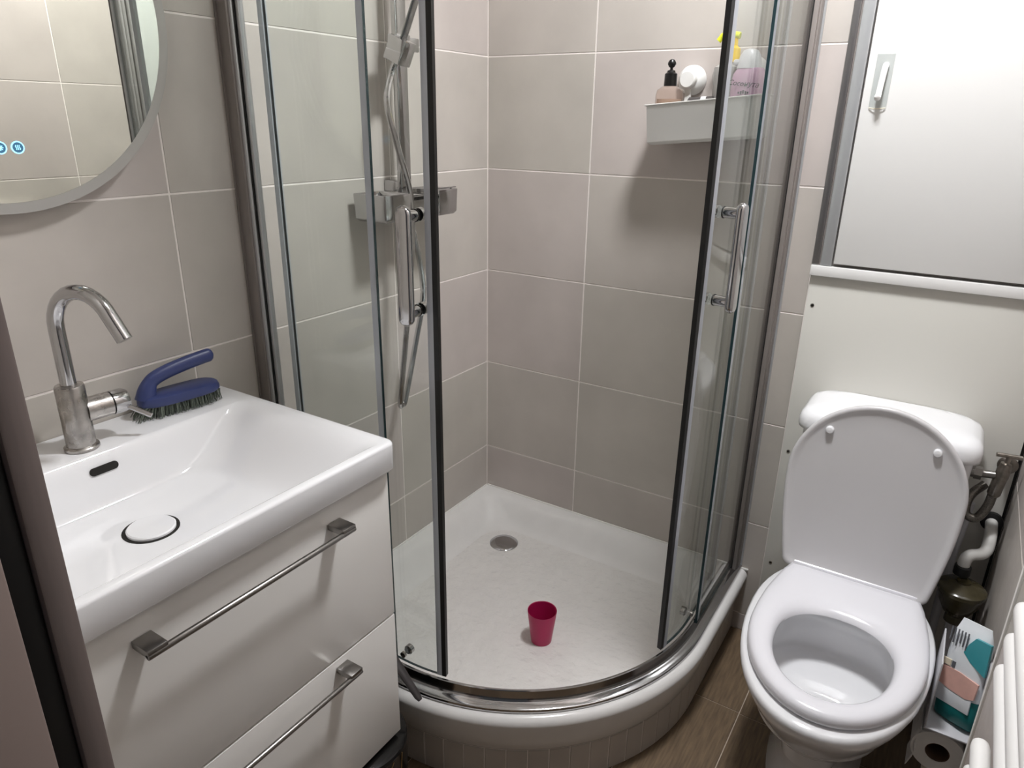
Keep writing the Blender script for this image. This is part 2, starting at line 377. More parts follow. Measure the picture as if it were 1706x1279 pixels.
# wall profiles, left and back
pf = MB().box(.0015, .030, -.876, -.846, TZ, ZT).build('wall_profile', 'alud', en, bevel=.002)
MB().box(.028, .038, -.871, -.849, TZ, ZT).build('profile_edge', 'aluw', pf, bevel=.0015)
MB().box(.038, .0415, -.8675, -.852, TZ, ZT).build('gasket', 'black', pf)
MB().box(.0415, .050, -.8645, -.853, TZ, ZT).build('inner_strip', 'aluw', pf, bevel=.001)
MB().box(.0015, .004, -.880, -.876, TZ, ZT).build('silicone_seam', 'alud', pf)
pf = MB().box(.846, .876, -.028, -.0015, TZ, ZT).build('wall_profile', 'alud', en, bevel=.002)
MB().box(.849, .873, -.040, -.028, TZ, ZT).build('profile_edge', 'alud', pf, bevel=.0015)
MB().box(.8595, .8630, -.0406, -.038, TZ, ZT).build('gasket', 'black', pf)
MB().box(.876, .8805, -.004, -.0015, TZ, ZT).build('silicone_seam', 'aluw', pf)
place(en, (.45, -.45, TZ))

def handle(parent, R, s, z0, z1, sgn):
    """bow handle on the outside of a curved door, small knobs inside"""
    p, a = pathpt(R, s); nrm = Vector((math.sin(a), -math.cos(a), 0)); tg = Vector((math.cos(a), math.sin(a), 0)); P = Vector((p.x, p.y, 0))
    def pt(dn, dt, z): q = P+nrm*dn+tg*dt; return (q.x, q.y, z)
    off = .040
    b = MB(); hw, ht = .0145, .0085; rings = []
    for k in range(13):                               # rounded ends, flat rounded section
        t = k/12
        if k <= 4: a_ = k/4*PI/2; z = z0+hw*(1-math.cos(a_)); f = max(.25, math.sin(a_))
        elif k >= 8: a_ = (12-k)/4*PI/2; z = z1-hw*(1-math.cos(a_)); f = max(.25, math.sin(a_))
        else: z = lerp(z0+hw, z1-hw, (k-4)/4); f = 1.
        ring = []
        for q in range(20):
            c_, s_ = math.cos(2*PI*q/20), math.sin(2*PI*q/20)
            ring.append(pt(off+math.copysign(abs(s_)**.6, s_)*ht*min(1, f*1.3), math.copysign(abs(c_)**.6, c_)*hw*f, z))
        rings.append(ring)
    h = b.loft(rings).build('handle', 'chrome', parent)
    for z in (z0+.020, z1-.020):
        MB().tube([pt(.004, 0, z), pt(off-.003, 0, z)], .0105, 14).build('handle_post', 'chrome', h)
        MB().tube([pt(.0035, 0, z), pt(.0055, 0, z)], .0115, 14).build('washer', 'black', h)
        MB().lathe([(.012, 0), (.012, .012), (.009, .0155)], pt(-.006, 0, z), -nrm, 16).build('inner_knob', 'chrome', h)
def roller(parent, R, s, z):
    p, a = pathpt(R, s); nrm = Vector((math.sin(a), -math.cos(a), 0)); P = Vector((p.x, p.y, z))
    b = MB().lathe([(.011, 0), (.011, .010), (.008, .013)], P-nrm*.019, nrm, 16).build('roller', 'chrome', parent)
    MB().lathe([(.007, 0), (.007, .006)], P+nrm*.004, nrm, 14).build('roller_cap', 'chrome2', b)
RD = .494
def sdoor(label, s0, s1, lead, hs, rollers):
    d = thing('sliding_shower_door', label, 'shower door', group='sliding shower doors')
    g = (s0+.012, s1-.022) if lead > 0 else (s0+.022, s1-.012)
    strip(RD-.003, RD+.003, g[0], g[1], .246, ZT-.04, 28).build('glass_pane', ['glass', 'glassedge'], d)
    if lead > 0: q = [(s1-.022, s1-.010, 'sealclear', 'seal_fin'), (s1-.010, s1, 'black', 'magnetic_seal'), (s0, s0+.012, 'sealclear', 'rear_seal')]
    else: q = [(s0+.010, s0+.022, 'sealclear', 'seal_fin'), (s0, s0+.010, 'black', 'magnetic_seal'), (s1-.012, s1, 'sealclear', 'rear_seal')]
    for a, b, m, nm in q: strip(RD-.0055, RD+.0055, a, b, .248, ZT-.04, 2).build(nm, m, d)
    handle(d, RD, hs, 1.046, 1.254, lead)
    for s in rollers: roller(d, RD, s, .268)
    p = pathpt(RD, (s0+s1)/2)[0]; place(d, (p.x, p.y, .246)); return d
# arc angle measured from -90 deg: s = CX + R*angle
sdoor('left sliding glass shower door pushed behind the pane next to the washbasin', .082, CX+.51*math.radians(13.6), 1, CX+.51*math.radians(8.5), (.13, CX+.01))
sdoor('right sliding glass shower door pushed open towards the toilet', CX+.51*math.radians(73.2), SL-.17, -1, CX+.51*math.radians(77.2), (CX+.51*math.radians(86.5), SL-.21))

# ------------------------------------------------------------------ shower set on the left wall
SX, SY = .055, -.438
sr = thing('shower_slide_bar', 'chrome slide bar with a soap shelf on the left shower wall', 'shower bar')
MB().box(SX-.007, SX+.007, SY-.019, SY+.019, 1.215, 1.98).build('bar', 'chrome', sr, bevel=.003)
for z in (1.235, 1.94): MB().box(.0015, SX-.004, SY-.013, SY+.013, z-.013, z+.013).build('wall_bracket', 'chrome', sr, bevel=.002)
sl = MB().box(SX-.014, SX+.014, SY-.024, SY+.024, 1.53, 1.568).build('slider', 'chrome', sr, bevel=.003)
MB().box(SX-.010, SX+.010, SY+.024, SY+.060, 1.534, 1.564).build('clamp_knob', 'chrome', sl, bevel=.003)
sh = MB().box(.020, .105, -.500, -.335, 1.2035, 1.2165).box(.09, .105, -.490, -.375, 1.176, 1.2165).build('soap_shelf', 'chrome', sr, bevel=.003)
def cup_tray(y0, y1):
    b = MB(); r = []
    for z, ins in ((1.163, .008), (1.170, .002), (1.226, 0), (1.226, .003), (1.172, .005)):
        r.append([(lerp(.020, .120, u)+ (ins if u < .5 else -ins), lerp(y0, y1, v)+(ins if v < .5 else -ins), z) for u, v in ((0, 0), (1, 0), (1, 1), (0, 1))])
    return b.loft(r, True, True)
cup_tray(-.578, -.490).build('soap_dish', 'chrome', sh, bevel=.004)
cup_tray(-.385, -.310).build('soap_dish', 'chrome', sh, bevel=.004)
MB().box(.095, .100, -.385, -.290, 1.2255, 1.2285).build('razor_hook', 'chrome', sh)
place(sr, (0, SY, 1.2))
hs = thing('hand_shower', 'chrome hand shower with a silver hose hanging in its holder', 'hand shower')
hold = MB()
A = Vector((SX+.035, SY-.040, 1.528)); B = Vector((SX+.175, SY-.010, 1.86)); D = (B-A).normalized()
MB().tube([A-D*.012, A+D*.10, B], [.0125, .0125, .015], 4, flat=.8).build('handset', 'chrome', hs, bevel=.003)
MB().lathe([(.045, 0), (.052, .006), (.052, .016), (.03, .024)], B+Vector((.02, .0, .0)), (-.75, .0, .65), 32).build('spray_head', 'chrome', hs)
u_ = D.cross(Vector((0, 1, 0))).normalized(); v_ = D.cross(u_)
cr = [[A+D*h+u_*a*.024+v_*b*.021 for a, b in ((-1, -1), (1, -1), (1, 1), (-1, 1))] for h in (-.024, .028)]
MB().loft(cr).build('holder_cradle', 'chrome', hs, bevel=.003)
hp = bez([A-D*.010, A-D*.05+Vector((0, -.004, 0)), (.085, -.520, 1.42), (.10, -.505, 1.32), (.11, -.478, 1.20), (.105, -.487, 1.02), (.09, -.500, .84), (.075, -.508, .70), (.072, -.498, .687), (.072, -.484, .70), (.075, -.440, .84), (.078, -.408, .96), (.075, -.416, 1.06), (.068, -.436, 1.16), (.06, -.44, 1.20)], 9)
MB().tube(hp, .0072, 10).build('hose', 'hosechrome' if 'hosechrome' in M else 'chrome', hs)
place(hs, tuple(A))

# ------------------------------------------------------------------ basket and bottles on the back wall
bx0, bx1, by0, by1, bz0, bz1 = .535, .805, -.122, -.022, 1.337, 1.428
def tilt(z, x): return z+(x-.53)*.085
bk = thing('shower_basket', 'white rectangular basket hung on the shower back wall', 'basket')
rr = []
def brect(i, z): return [(x, y, tilt(z, x)) for x, y in ((bx0+i, by0+i), (bx1-i, by0+i), (bx1-i, by1-i), (bx0+i, by1-i))]
MB().loft([brect(.014, bz0), brect(.006, bz0+.006), brect(0, bz1-.003), brect(-.004, bz1-.003), brect(-.004, bz1), brect(.003, bz1), brect(.010, bz0+.004)]).build('tub', 'ivory', bk, bevel=.0022)
for x, z in ((.600, 1.486), (.742, 1.502)):
    s = MB().lathe([(.034, 0), (.033, .010), (.026, .020), (.020, .024)], (x, -.002, z), (0, -1, 0), 32).build('suction_cup', 'ivory', bk)
    MB().lathe([(.0195, 0), (.0195, .016), (.017, .019)], (x, -.025, z), (0, -1, 0), 28).build('suction_knob', 'ivory', s)
    MB().box(x-.007, x+.007, -.030, -.024, tilt(bz1-.03, x), z-.012).build('hanger', 'ivory', s)
place(bk, (.67, -.07, bz0))
b1 = thing('perfume_bottle', 'small clear bottle with black ball cap in the white basket', 'bottle')
z0 = tilt(bz0+.009, .572)
MB().lathe([(.030, 0), (.033, .004), (.033, .100), (.030, .112), (.020, .119), (.013, .121)], (.572, -.075, z0), n=28, sy=.8).build('bottle_body', 'clearb', b1)
MB().lathe([(.027, .004), (.0295, .008), (.0295, .092)], (.572, -.075, z0), n=24, sy=.78).build('liquid', 'amber', b1)
c = MB().lathe([(.0150, .121), (.0145, .147), (.010, .150), (.009, .154), (.0035, .156), (.0035, .160)], (.572, -.075, z0), n=20).build('cap', 'blackp', b1)
MB().lathe([(.001, -.010), (.006, -.0078), (.0095, -.002), (.0095, .002), (.006, .0078), (.001, .010)], (.572, -.075, z0+.169), n=18).build('cap_ball', 'blackp', c)
place(b1, (.572, -.078, z0))
b2 = thing('soap_bottle', 'pink liquid soap bottle lettered in black script in the white basket', 'bottle')
x2, y2 = .758, -.085; z0 = tilt(bz0+.008, x2)
prof = [(.030, 0), (.036, .004), (.0385, .02), (.0385, .112), (.036, .128), (.028, .140)]
MB().lathe(prof, (x2, y2, z0), n=32, sy=.72).build('bottle_body', 'pinkliquid', b2)
MB().lathe([(.0275, .139), (.026, .150), (.022, .166), (.015, .176), (.004, .179)], (x2-.003, y2, z0), n=28, sy=.8).build('cap', 'milky', b2)
MB().box(x2-.038, x2-.012, y2-.012, y2+.012, z0+.145, z0+.158).build('spout', 'milky', b2, bevel=.005)
mw = Matrix.Translation((x2-.004, y2-.0285, z0+.107)) @ Matrix.Rotation(math.radians(6), 4, 'Y') @ Matrix.Rotation(PI/2, 4, 'X')
text_mesh('lettering', 'Coco\u043d\u0443\u0442\u0430', .0155, 'black', b2, mw, shear=.25)
for k in range(5):
    MB().box(x2-.014+k*.005, x2-.0105+k*.005, y2-.0290, y2-.0280, z0+.087-(.002 if k in (1, 3) else 0), z0+.094-.0015*abs(k-2)).build('print_mark', 'black', b2)
for k in range(2): MB().box(x2-.016+k*.004, x2+.014, y2-.0287, y2-.028, z0+.082-k*.004, z0+.083-k*.004).build('print_line', 'ink', b2)
place(b2, (x2, y2, z0))
b3 = thing('pump_bottle', 'grey bottle with yellow pump behind the pink soap bottle', 'bottle')
x3, y3 = .698, -.055; z0 = tilt(bz0+.008, x3)
MB().lathe([(.026, 0), (.029, .004), (.029, .11), (.033, .132), (.030, .150), (.014, .160)], (x3, y3, z0), n=28, sy=.7).build('bottle_body', 'greyb', b3)
MB().lathe([(.0135, .160), (.0135, .163), (.012, .188), (.009, .190), (.005, .194), (.005, .210)], (x3+.012, y3, z0), n=20).build('pump_collar', 'yellow', b3)
MB().tube(bez([(x3+.02, y3, z0+.214), (x3+.005, y3, z0+.216), (x3-.016, y3-.004, z0+.214), (x3-.026, y3-.006, z0+.204)], 5), [.0075]*12+[.006]*4, 12).build('pump_nozzle', 'lime', b3)
place(b3, (x3, y3, z0))
b4 = thing('basket_jar', 'dark low jar lying in the basket below the suction cup', 'jar')
MB().lathe([(.026, -.03), (.03, -.027), (.03, .027), (.026, .03)], (.650, -.070, tilt(bz0+.038+.032, .65)), (1, .2, .06), 28).build('jar_body', 'greyrub', b4)
MB().lathe([(.0305, .0), (.0305, .012)], (.650, -.070, tilt(bz0+.038+.032, .65)), (1, .2, .06), 28).build('jar_lid', 'milky', b4)
place(b4, (.65, -.07, bz0+.02))

# ------------------------------------------------------------------ magenta cup
cp = tag(MB().lathe([(.0245, 0), (.0265, .002), (.0375, .092), (.0372, .0935), (.0358, .0925), (.0255, .006), (.0, .005)], (0, 0, 0), n=40, cap1=False).build('cup', 'magenta'), 'magenta plastic cup standing on the shower tray', 'cup')
cp.location = (.515, -.500, .1325)

# ------------------------------------------------------------------ vanity, basin, faucet
Y0, Y1 = -1.590, -.975
va = thing('vanity_cabinet', 'white wall-hung vanity cabinet with two drawers', 'cabinet')
MB().box(.002, .446, Y0+.012, Y1-.010, .227, .775).box(.002, .446, Y0+.012, Y0+.024, .775, .819).box(.002, .446, Y1-.022, Y1-.010, .775, .819).box(.434, .446, Y0+.024, Y1-.022, .775, .7795).build('body', 'lacquer', va, bevel=.001)
for z0, z1, hz, hy1 in ((.5165, .8125, .776, -1.100), (.2275, .5125, .494, -1.108)):
    d = MB().box(.4465, .465, Y0+.010, Y1-.008, z0, z1).build('drawer', 'lacquer', va, bevel=.0012)
    hy0 = hy1-.352
    h = MB()
    h.tube([(.4985, hy0, hz-.004), (.4985, hy1, hz-.004)], .0048, 12)
    for yy in (hy0, hy1-.027): h.box(.4655, .502, yy, yy+.027, hz-.006, hz+.005)
    h.build('handle', 'nickel', d, bevel=.0015)
place(va, (.23, (Y0+Y1)/2, .227))
wbn = thing('washbasin', 'white rectangular ceramic washbasin on the vanity cabinet', 'washbasin')
def rrect(x0, x1, y0, y1, r, z, n=6, m=8):
    p = []
    for cx, cy, a in ((x1-r, y1-r, 0), (x0+r, y1-r, 90), (x0+r, y0+r, 180), (x1-r, y0+r, 270)):
        p += arcpts((cx, cy), r, a, a+90, n)
    q = []                       # add points on the long sides
    for i in range(len(p)):
        a, b = p[i], p[(i+1) % len(p)]; q.append(a)
        if i % (n+1) == n: q += [(lerp(a[0], b[0], k/m), lerp(a[1], b[1], k/m)) for k in range(1, m)]
    return [(x, y, z) for x, y in q]
ZB = .875; BX = .482
rs = [rrect(.006, BX-.012, Y0+.012, Y1-.012, .012, .8195), rrect(.003, BX-.003, Y0+.003, Y1-.003, .014, .8215), rrect(.002, BX, Y0, Y1, .016, .826)]
rs.append(rrect(.002, BX, Y0, Y1, .016, ZB-.006))
for k in range(1, 6): a = k/5*PI/2; i = .006*(1-math.cos(a)); rs.append(rrect(.002, BX-i, Y0+i, Y1-i, .016, ZB-.006+.006*math.sin(a)))
rs.append(rrect(.06, BX-.014, Y0+.014, Y1-.014, .02, ZB))
X0a, X1a, Ya, Yb = .112, .466, Y0+.016, Y1-.016
for k in range(0, 15):
    t = k/14; z = ZB-.0005-.083*smooth(t)
    rs.append(rrect(lerp(X0a, .150, t), lerp(X1a, .420, t), lerp(Ya, -1.44, t), lerp(Yb, -1.135, t), .022+.035*t, z))
fr = rs[-1]
for k in (.35, .65, .92): rs.append([(lerp(x, .258, k), lerp(y, -1.292, k), z-.003*k) for x, y, z in fr])
MB().loft(rs, False, True).build('basin_body', 'ceramic', wbn, ang=60)
MB().lathe([(.041, -.006), (.041, .0012), (.0, .0008)], (.262, -1.297, .7892), n=36, cap1=False).build('drain_hole', 'void', wbn)['label'] = 'dark gap round the drain'
MB().lathe([(.0355, -.004), (.0355, .0055), (.0335, .0075), (.0, .0082)], (.263, -1.297, .7880), n=36, cap1=False).build('drain_cover', 'ceramic', wbn)['label'] = 'white round drain cover'
ov = MB(); pl = [(math.cos(math.radians(a))*.0065+(.0165 if -90 <= a <= 90 else -.0165), math.sin(math.radians(a))*.0065) for a in list(range(-90, 91, 15))+list(range(90, 271, 15))]
e1 = Vector((0, 1, 0)); e2 = Vector((-.33, 0, 1)).normalized(); nn = e1.cross(e2); oc = Vector((.1262, -1.284, .8490))
if nn.x < 0: nn = -nn
ov.loft([[oc+e1*a+e2*b-nn*.012 for a, b in pl], [oc+e1*a+e2*b+nn*.0022 for a, b in pl]]).build('overflow_slot', 'void', wbn)['label'] = 'dark overflow slot'
place(wbn, (.24, (Y0+Y1)/2, .8195))
fa = thing('basin_faucet', 'spotted chrome swan-neck faucet on the washbasin', 'faucet')
FX, FY = .078, -1.288
MB().lathe([(.0262, 0), (.0262, .004), (.0245, .006), (.0218, .007), (.0218, .106), (.0205, .109), (.0, .110)], (FX, FY, ZB+.0008), n=36, cap1=False).build('faucet_body', 'chrome2', fa)
dv = Vector((.955, .296, 0)).normalized()
pp = [Vector((FX, FY, ZB+.108)), Vector((FX, FY, 1.03)), Vector((FX, FY, 1.075))]
rad = .056
for k in range(1, 15):
    a = PI-k/14*math.radians(153); pp.append(Vector((FX, FY, 1.078))+dv*(rad+rad*math.cos(a))+Vector((0, 0, 1.10*rad*math.sin(a))))
tdir = (pp[-1]-pp[-2]).normalized(); pp.append(pp[-1]+tdir*.040)
MB().tube(pp, .0118, 18).build('spout', 'chrome', fa)
hb = MB().lathe([(.020, .015), (.0205, .052), (.0205, .054)], (FX, FY, ZB+.062), (.10, 1, .0), 28).build('side_cartridge', 'chrome2', fa)
MB().lathe([(.0190, .054), (.0190, .0565)], (FX, FY, ZB+.062), (.10, 1, .0), 28).build('gap_ring', 'black', hb)
kn = MB().lathe([(.0205, .0565), (.0205, .076), (.017, .082), (.0, .083)], (FX, FY, ZB+.062), (.10, 1, .0), 28, cap1=False).build('lever_knob', 'chrome', fa)
q0 = Vector((FX+.020, FY+.072, ZB+.056)); MB().tube([q0, q0+Vector((.030, .024, -.020))], .0042, 10).build('lever', 'chrome', kn)
place(fa, (FX, FY, ZB))

# ------------------------------------------------------------------ scrubbing brush
br = thing('scrubbing_brush', 'navy blue scrubbing brush with open handle beside the faucet', 'brush')
L = .150
ol = []
for k in range(40):
    a = 2*PI*k/40; ca, sa = math.cos(a), math.sin(a)
    x = math.copysign(abs(ca)**.55, ca)*L/2; y = math.copysign(abs(sa)**.75, sa)*.0285*(1-.14*(x < 0)*(-x/(L/2))**2)
    ol.append((x, y))
def orr(k, z, tz=0): return [(x*k, y*(k if k > .9 else k*.9), z+tz*x) for x, y in ol]
MB().loft([orr(.95, .022), orr(1, .025), orr(1, .032), orr(.96, .038), orr(.86, .041)]).build('sole', 'navy', br, ang=40)
hp = bez([(-.060, 0, .034), (-.055, 0, .052), (-.044, 0, .0665), (-.020, 0, .0755), (.017, 0, .0825), (.052, 0, .0870), (.074, 0, .0885)], 7)
nr = len(hp); rad_ = [lerp(.0155, .0105, min(1, i/12)) for i in range(nr-4)]+[.0105, .0098, .0078, .003]
MB().tube(hp, rad_[:nr], 16, flat=1.25).build('handle', 'navy', br)
bm_ = MB()
for i in range(26):
    for j in range(9):
        x = lerp(-.068, .069, i/25)+random.uniform(-.001, .001); y = lerp(-.023, .023, j/8)
        if abs(x) > .05 and abs(y) > .019: continue
        for q in range(3):
            fx = x*1.02+(-.016*max(0, -x/.068)**3)+random.uniform(-.0028, .0028); fy = y*1.12+random.uniform(-.0025, .0025)
            r0 = .0009; o = random.uniform(0, 6)
            bs = [(x+random.uniform(-.001, .001)+r0*math.cos(o+2.1*c_), y+r0*math.sin(o+2.1*c_), .024) for c_ in range(3)]
            ts = [(fx+.0005*math.cos(o+2.1*c_), fy+.0005*math.sin(o+2.1*c_), random.uniform(.0005, .002)) for c_ in range(3)]
            bm_.loft([bs, ts])
bo = bm_.build('bristles', 'bristle', br, smooth=False); bo['kind'] = 'stuff'; bo['label'] = 'stiff grey-green bristles'
br.location = (.058, -1.095, ZB+.001); br.rotation_euler = (0, 0, math.radians(83))

# ------------------------------------------------------------------ round mirror
mi = thing('round_mirror', 'round wall mirror with frosted border and blue touch buttons', 'mirror')
my, mz = -1.285, 1.535
MB().lathe([(.275, .0015), (.275, .024)], (0, my, mz), (1, 0, 0), 96).build('backing', 'alud', mi)
MB().lathe([(.2875, .0240), (.2875, .0290)], (0, my, mz), (1, 0, 0), 128).build('frosted_border', 'frost', mi)
MB().lathe([(.2720, .0290), (.2715, .0296)], (0, my, mz), (1, 0, 0), 128).build('mirror_glass', 'mirror', mi)
for yy in (-1.2655, -1.2890, -1.3125):
    bt = MB().lathe([(.0078, .0296), (.0078, .0301)], (0, yy, 1.3415), (1, 0, 0), 28).build('touch_button', 'bluedim', mi)
    ring = [((.0078+.0012*math.cos(b))*math.cos(a), (.0078+.0012*math.cos(b))*math.sin(a)) for a in (0,) for b in (0,)]
    MB().tube([(.0303, yy+.0082*math.cos(2*PI*k/32), 1.3415+.0082*math.sin(2*PI*k/32)) for k in range(33)], .0009, 6).build('lit_ring', 'blue', bt)
    if yy > -1.27:
        for k in (-1, 0, 1): MB().tube([(.0304, yy+k*.0024+.0008*math.sin(j*1.6), 1.3415-.0034+j*.0017) for j in range(5)], .00055, 5).build('heat_icon', 'blue', bt)
    else:
        for k in range(4): MB().tube([(.0304, yy-.004*math.cos(k*PI/4), 1.3415-.004*math.sin(k*PI/4)), (.0304, yy+.004*math.cos(k*PI/4), 1.3415+.004*math.sin(k*PI/4))], .0007, 5).build('light_icon', 'blue', bt)
place(mi, (0, my, mz))

# ------------------------------------------------------------------ panels behind the toilet
lp = thing('access_panel', 'white board behind the toilet cistern fixed with small screws', 'panel')
MB().box(.938, 1.4265, -.0125, .0, .03, 1.056).build('board', 'panel', lp, bevel=.0008)
for x, z in ((.953, .985), (.954, .598), (.956, .260), (.9545, .79)):
    if z == .79: continue
    s = MB().lathe([(.0042, 0), (.0042, .0012), (.002, .0016)], (x, -.0125, z), (0, -1, 0), 14).build('screw', 'darkmetal', lp)
    MB().lathe([(.0022, 0), (.0022, .0004)], (x, -.0141, z), (0, -1, 0), 8).build('screw_slot', 'black', s)
MB().box(1.4275, 1.4330, -.0060, .0, .03, 1.056).build('corner_gap_shade', 'black', lp)  # black strip, paints the shade in the gap between board and right wall
place(lp, (1.186, -.006, .03))
struct(MB().box(.937, 1.434, -.024, .0, 1.058, 1.082).build('trim_2', 'whitedoor', bevel=.0015))
uc = thing('wall_cabinet', 'tall white cupboard door in a metal frame above the toilet', 'cupboard')
MB().box(.9375, .952, -.020, .0, 1.083, 2.38).build('frame_post', 'alu', uc, bevel=.0015)
MB().box(.952, .956, -.014, .0, 1.083, 2.38).build('shadow_gap', 'alud', uc)
MB().box(.956, .981, -.022, .0, 1.083, 2.38).build('frame_rail', 'aluw', uc, bevel=.003)
MB().box(.981, 1.43, -.006, .0, 1.083, 2.38).build('back', 'alud', uc)
MB().box(.9845, 1.428, -.022, -.0065, 1.0895, 2.38).build('door', 'whitedoor', uc, bevel=.0012)
place(uc, (1.18, -.01, 1.083))
rp = thing('side_cupboard_panel', 'white cupboard panel with ribbed metal frame on right wall, seen in mirror', 'panel')
for i in range(4): MB().box(1.428-(.004 if i % 2 else 0), 1.4335, -.262+i*.016, -.262+i*.016+.0145, 1.10, 2.38).build('frame_rib', 'alu', rp, bevel=.002)
MB().box(1.426, 1.4335, -.197, -.026, 1.10, 2.38).build('panel_board', 'whitedoor', rp, bevel=.001)
place(rp, (1.43, -.14, 1.10))
hk = thing('adhesive_hook', 'white hook on a clear adhesive plate stuck to the cupboard door', 'hook')
MB().box(1.000, 1.034, -.0240, -.0222, 1.424, 1.530).build('plate', 'clearhook', hk, bevel=.0008)
hpth = bez([(1.020, -.0245, 1.512), (1.019, -.030, 1.500), (1.0175, -.033, 1.475), (1.0165, -.036, 1.452), (1.0165, -.043, 1.443), (1.0165, -.050, 1.450)], 5)
MB().tube(hpth, [.004]+[.0062]*(len(hpth)-3)+[.0055, .003], 12, flat=.7).build('hook_arm', 'whitedoor', hk)
MB().tube([(1.001+.032*k/10, -.0245-.0035*math.sin(PI*k/10), 1.4255-.002*math.sin(PI*k/10)) for k in range(11)], .0011, 6).build('lip', 'cream', hk)
place(hk, (1.017, -.0225, 1.475))

# ------------------------------------------------------------------ toilet
TX = 1.170
to = thing('toilet', 'white close-coupled toilet with seat down and lid raised', 'toilet')
def egg(a, yb, yf, z, n=56, nb=3.0, nf=2.15, cx=TX):
    """outline: half width a, back edge yb (squarer), front edge yf (rounder)"""
    ym = lerp(yb, yf, .42); out = []
    for k in range(n):
        t = 2*PI*k/n; c_, s_ = math.cos(t), math.sin(t); e = nb if s_ > 0 else nf
        x = math.copysign(abs(c_)**(2/e), c_)*a; y = math.copysign(abs(s_)**(2/e), s_)
        out.append((cx+x, ym+y*((yb-ym) if s_ > 0 else (ym-yf)), z))
    return out
rb = [egg(.100, -.10, -.55, .0, nb=4), egg(.098, -.10, -.545, .012, nb=4), egg(.092, -.10, -.53, .08, nb=4), egg(.100, -.10, -.55, .16, nb=4), egg(.125, -.10, -.60, .23, nb=4),
      egg(.156, -.10, -.665, .30, nb=4), egg(.173, -.14, -.703, .355, nb=2.4), egg(.179, -.15, -.722, .385, nb=2.2), egg(.179, -.15, -.723, .398, nb=2.2), egg(.174, -.154, -.717, .404, nb=2.2),
      egg(.150, -.30, -.685, .405), egg(.132, -.345, -.668, .404), egg(.122, -.355, -.658, .398), egg(.120, -.355, -.656, .372), egg(.132, -.345, -.668, .358), egg(.130, -.345, -.664, .31),
      egg(.127, -.350, -.662, .296), egg(.121, -.357, -.655, .290), egg(.108, -.372, -.640, .286), egg(.075, -.46, -.625, .280), egg(.070, -.475, -.615, .272), egg(.058, -.50, -.60, .235), egg(.05, -.51, -.59, .19)]
MB().loft(rb, True, True).build('bowl', 'ceramic', to, ang=60)
MB().loft([egg(.059, -.498, -.602, .2400), egg(.058, -.50, -.60, .2410)]).build('water', 'glass', to)
MB().box(TX-.135, TX+.135, -.262, -.018, .24, .4005).build('cistern_deck', 'ceramic', to, bevel=.02, seg=3)
# seat
SZ = .409
ri = []
OA = (.1640, -.236, -.703); IA = (.108, -.386, -.650); SXC = 1.173
def mixr(a, b, t, z): return [(lerp(p[0], q[0], t), lerp(p[1], q[1], t), z) for p, q in zip(a, b)]
def polar(poly, c, n=72):
    out = []
    for k in range(n):
        a_ = 2*PI*(k+.5)/n; d = (math.cos(a_), math.sin(a_)); best = 0
        for (x1, y1), (x2, y2) in zip(poly, poly[1:]+poly[:1]):
            ex, ey = x2-x1, y2-y1; den = d[0]*ey-d[1]*ex
            if abs(den) < 1e-12: continue
            px, py = x1-c[0], y1-c[1]; t_ = (px*ey-py*ex)/den; u_2 = (px*d[1]-py*d[0])/den
            if t_ > 0 and -1e-6 <= u_2 <= 1+1e-6: best = max(best, t_)
        out.append((c[0]+d[0]*best, c[1]+d[1]*best, 0))
    return out
half = [(.128, -.2375), (.136, -.2405), (.1405, -.249), (.1445, -.27), (.153, -.32), (.1605, -.37), (.164, -.43)]
front = [(.164*math.cos(q), -.46-(.703-.46)*math.sin(q)) for q in [PI*k/40 for k in range(41)]]
outp = [(SXC+x, y) for x, y in half]+[(SXC+x, y) for x, y in front]+[(SXC-x, y) for x, y in reversed(half)]
oo = polar(outp, (SXC, -.50)); ii = polar([(x, y) for x, y, z in egg(IA[0], IA[1], IA[2], 0, n=120, nb=2.3, nf=2.1, cx=SXC)], (SXC, -.50))
for t, z in ((.16, SZ), (.0, SZ+.002), (-.01, SZ+.008), (.02, SZ+.0155), (.10, SZ+.0205), (.25, SZ+.0235), (.5, SZ+.0245), (.75, SZ+.022), (.90, SZ+.0165), (.98, SZ+.009), (1.0, SZ+.003), (.95, SZ)):
    ri.append(mixr(oo, ii, t, z))
MB().loft(ri+[ri[0]], False, False).build('seat', 'seat', to, ang=60)
MB().tube([(SXC-.130, -.2305, SZ+.014), (SXC+.130, -.2305, SZ+.014)], .006, 10).build('hinge_bar', 'seat', to)
# lid, raised: narrow at the hinge, widest past the middle, round tip
LA = .1785; LL = .409
def lidout(d):
    p = []; ymid = .56*LL
    hb_ = .152-d; rc_ = .022
    def sidex(y): return lerp(.150, LA, math.sin(min(1, (y+.012)/(ymid+.012))*PI/2))-d
    ys = [-.012+d+rc_+(ymid+.012-d-rc_)*k/8 for k in range(9)]
    right = [(sidex(y), y) for y in ys]
    tip = [((LA-d)*math.cos(a), ymid+(LL-d-ymid)*math.sin(a)) for a in [PI*k/28 for k in range(1, 28)]]
    x0_ = sidex(ys[0])
    cr_ = [(x0_-rc_+rc_*math.cos(a), ys[0]+rc_*math.sin(a)) for a in [-PI/2+PI/2*k/5 for k in range(5)]]
    cl_ = [(-x, y) for x, y in reversed(cr_)]
    return [(x, -y) for x, y in cr_+right+tip+[(-x, y) for x, y in reversed(right)]+cl_]
def lo(d, h): return [(x, y, h) for x, y in lidout(d)]
LR = [lo(.012, .0135), lo(.003, .012), lo(0, .008), lo(0, .002), lo(.002, -.0015), lo(.006, -.0025), lo(.010, -.0015), lo(.014, .0015), lo(.022, .0032), lo(.05, .0042)]
lb = MB().loft(LR, True, True)
ang = math.radians(96)
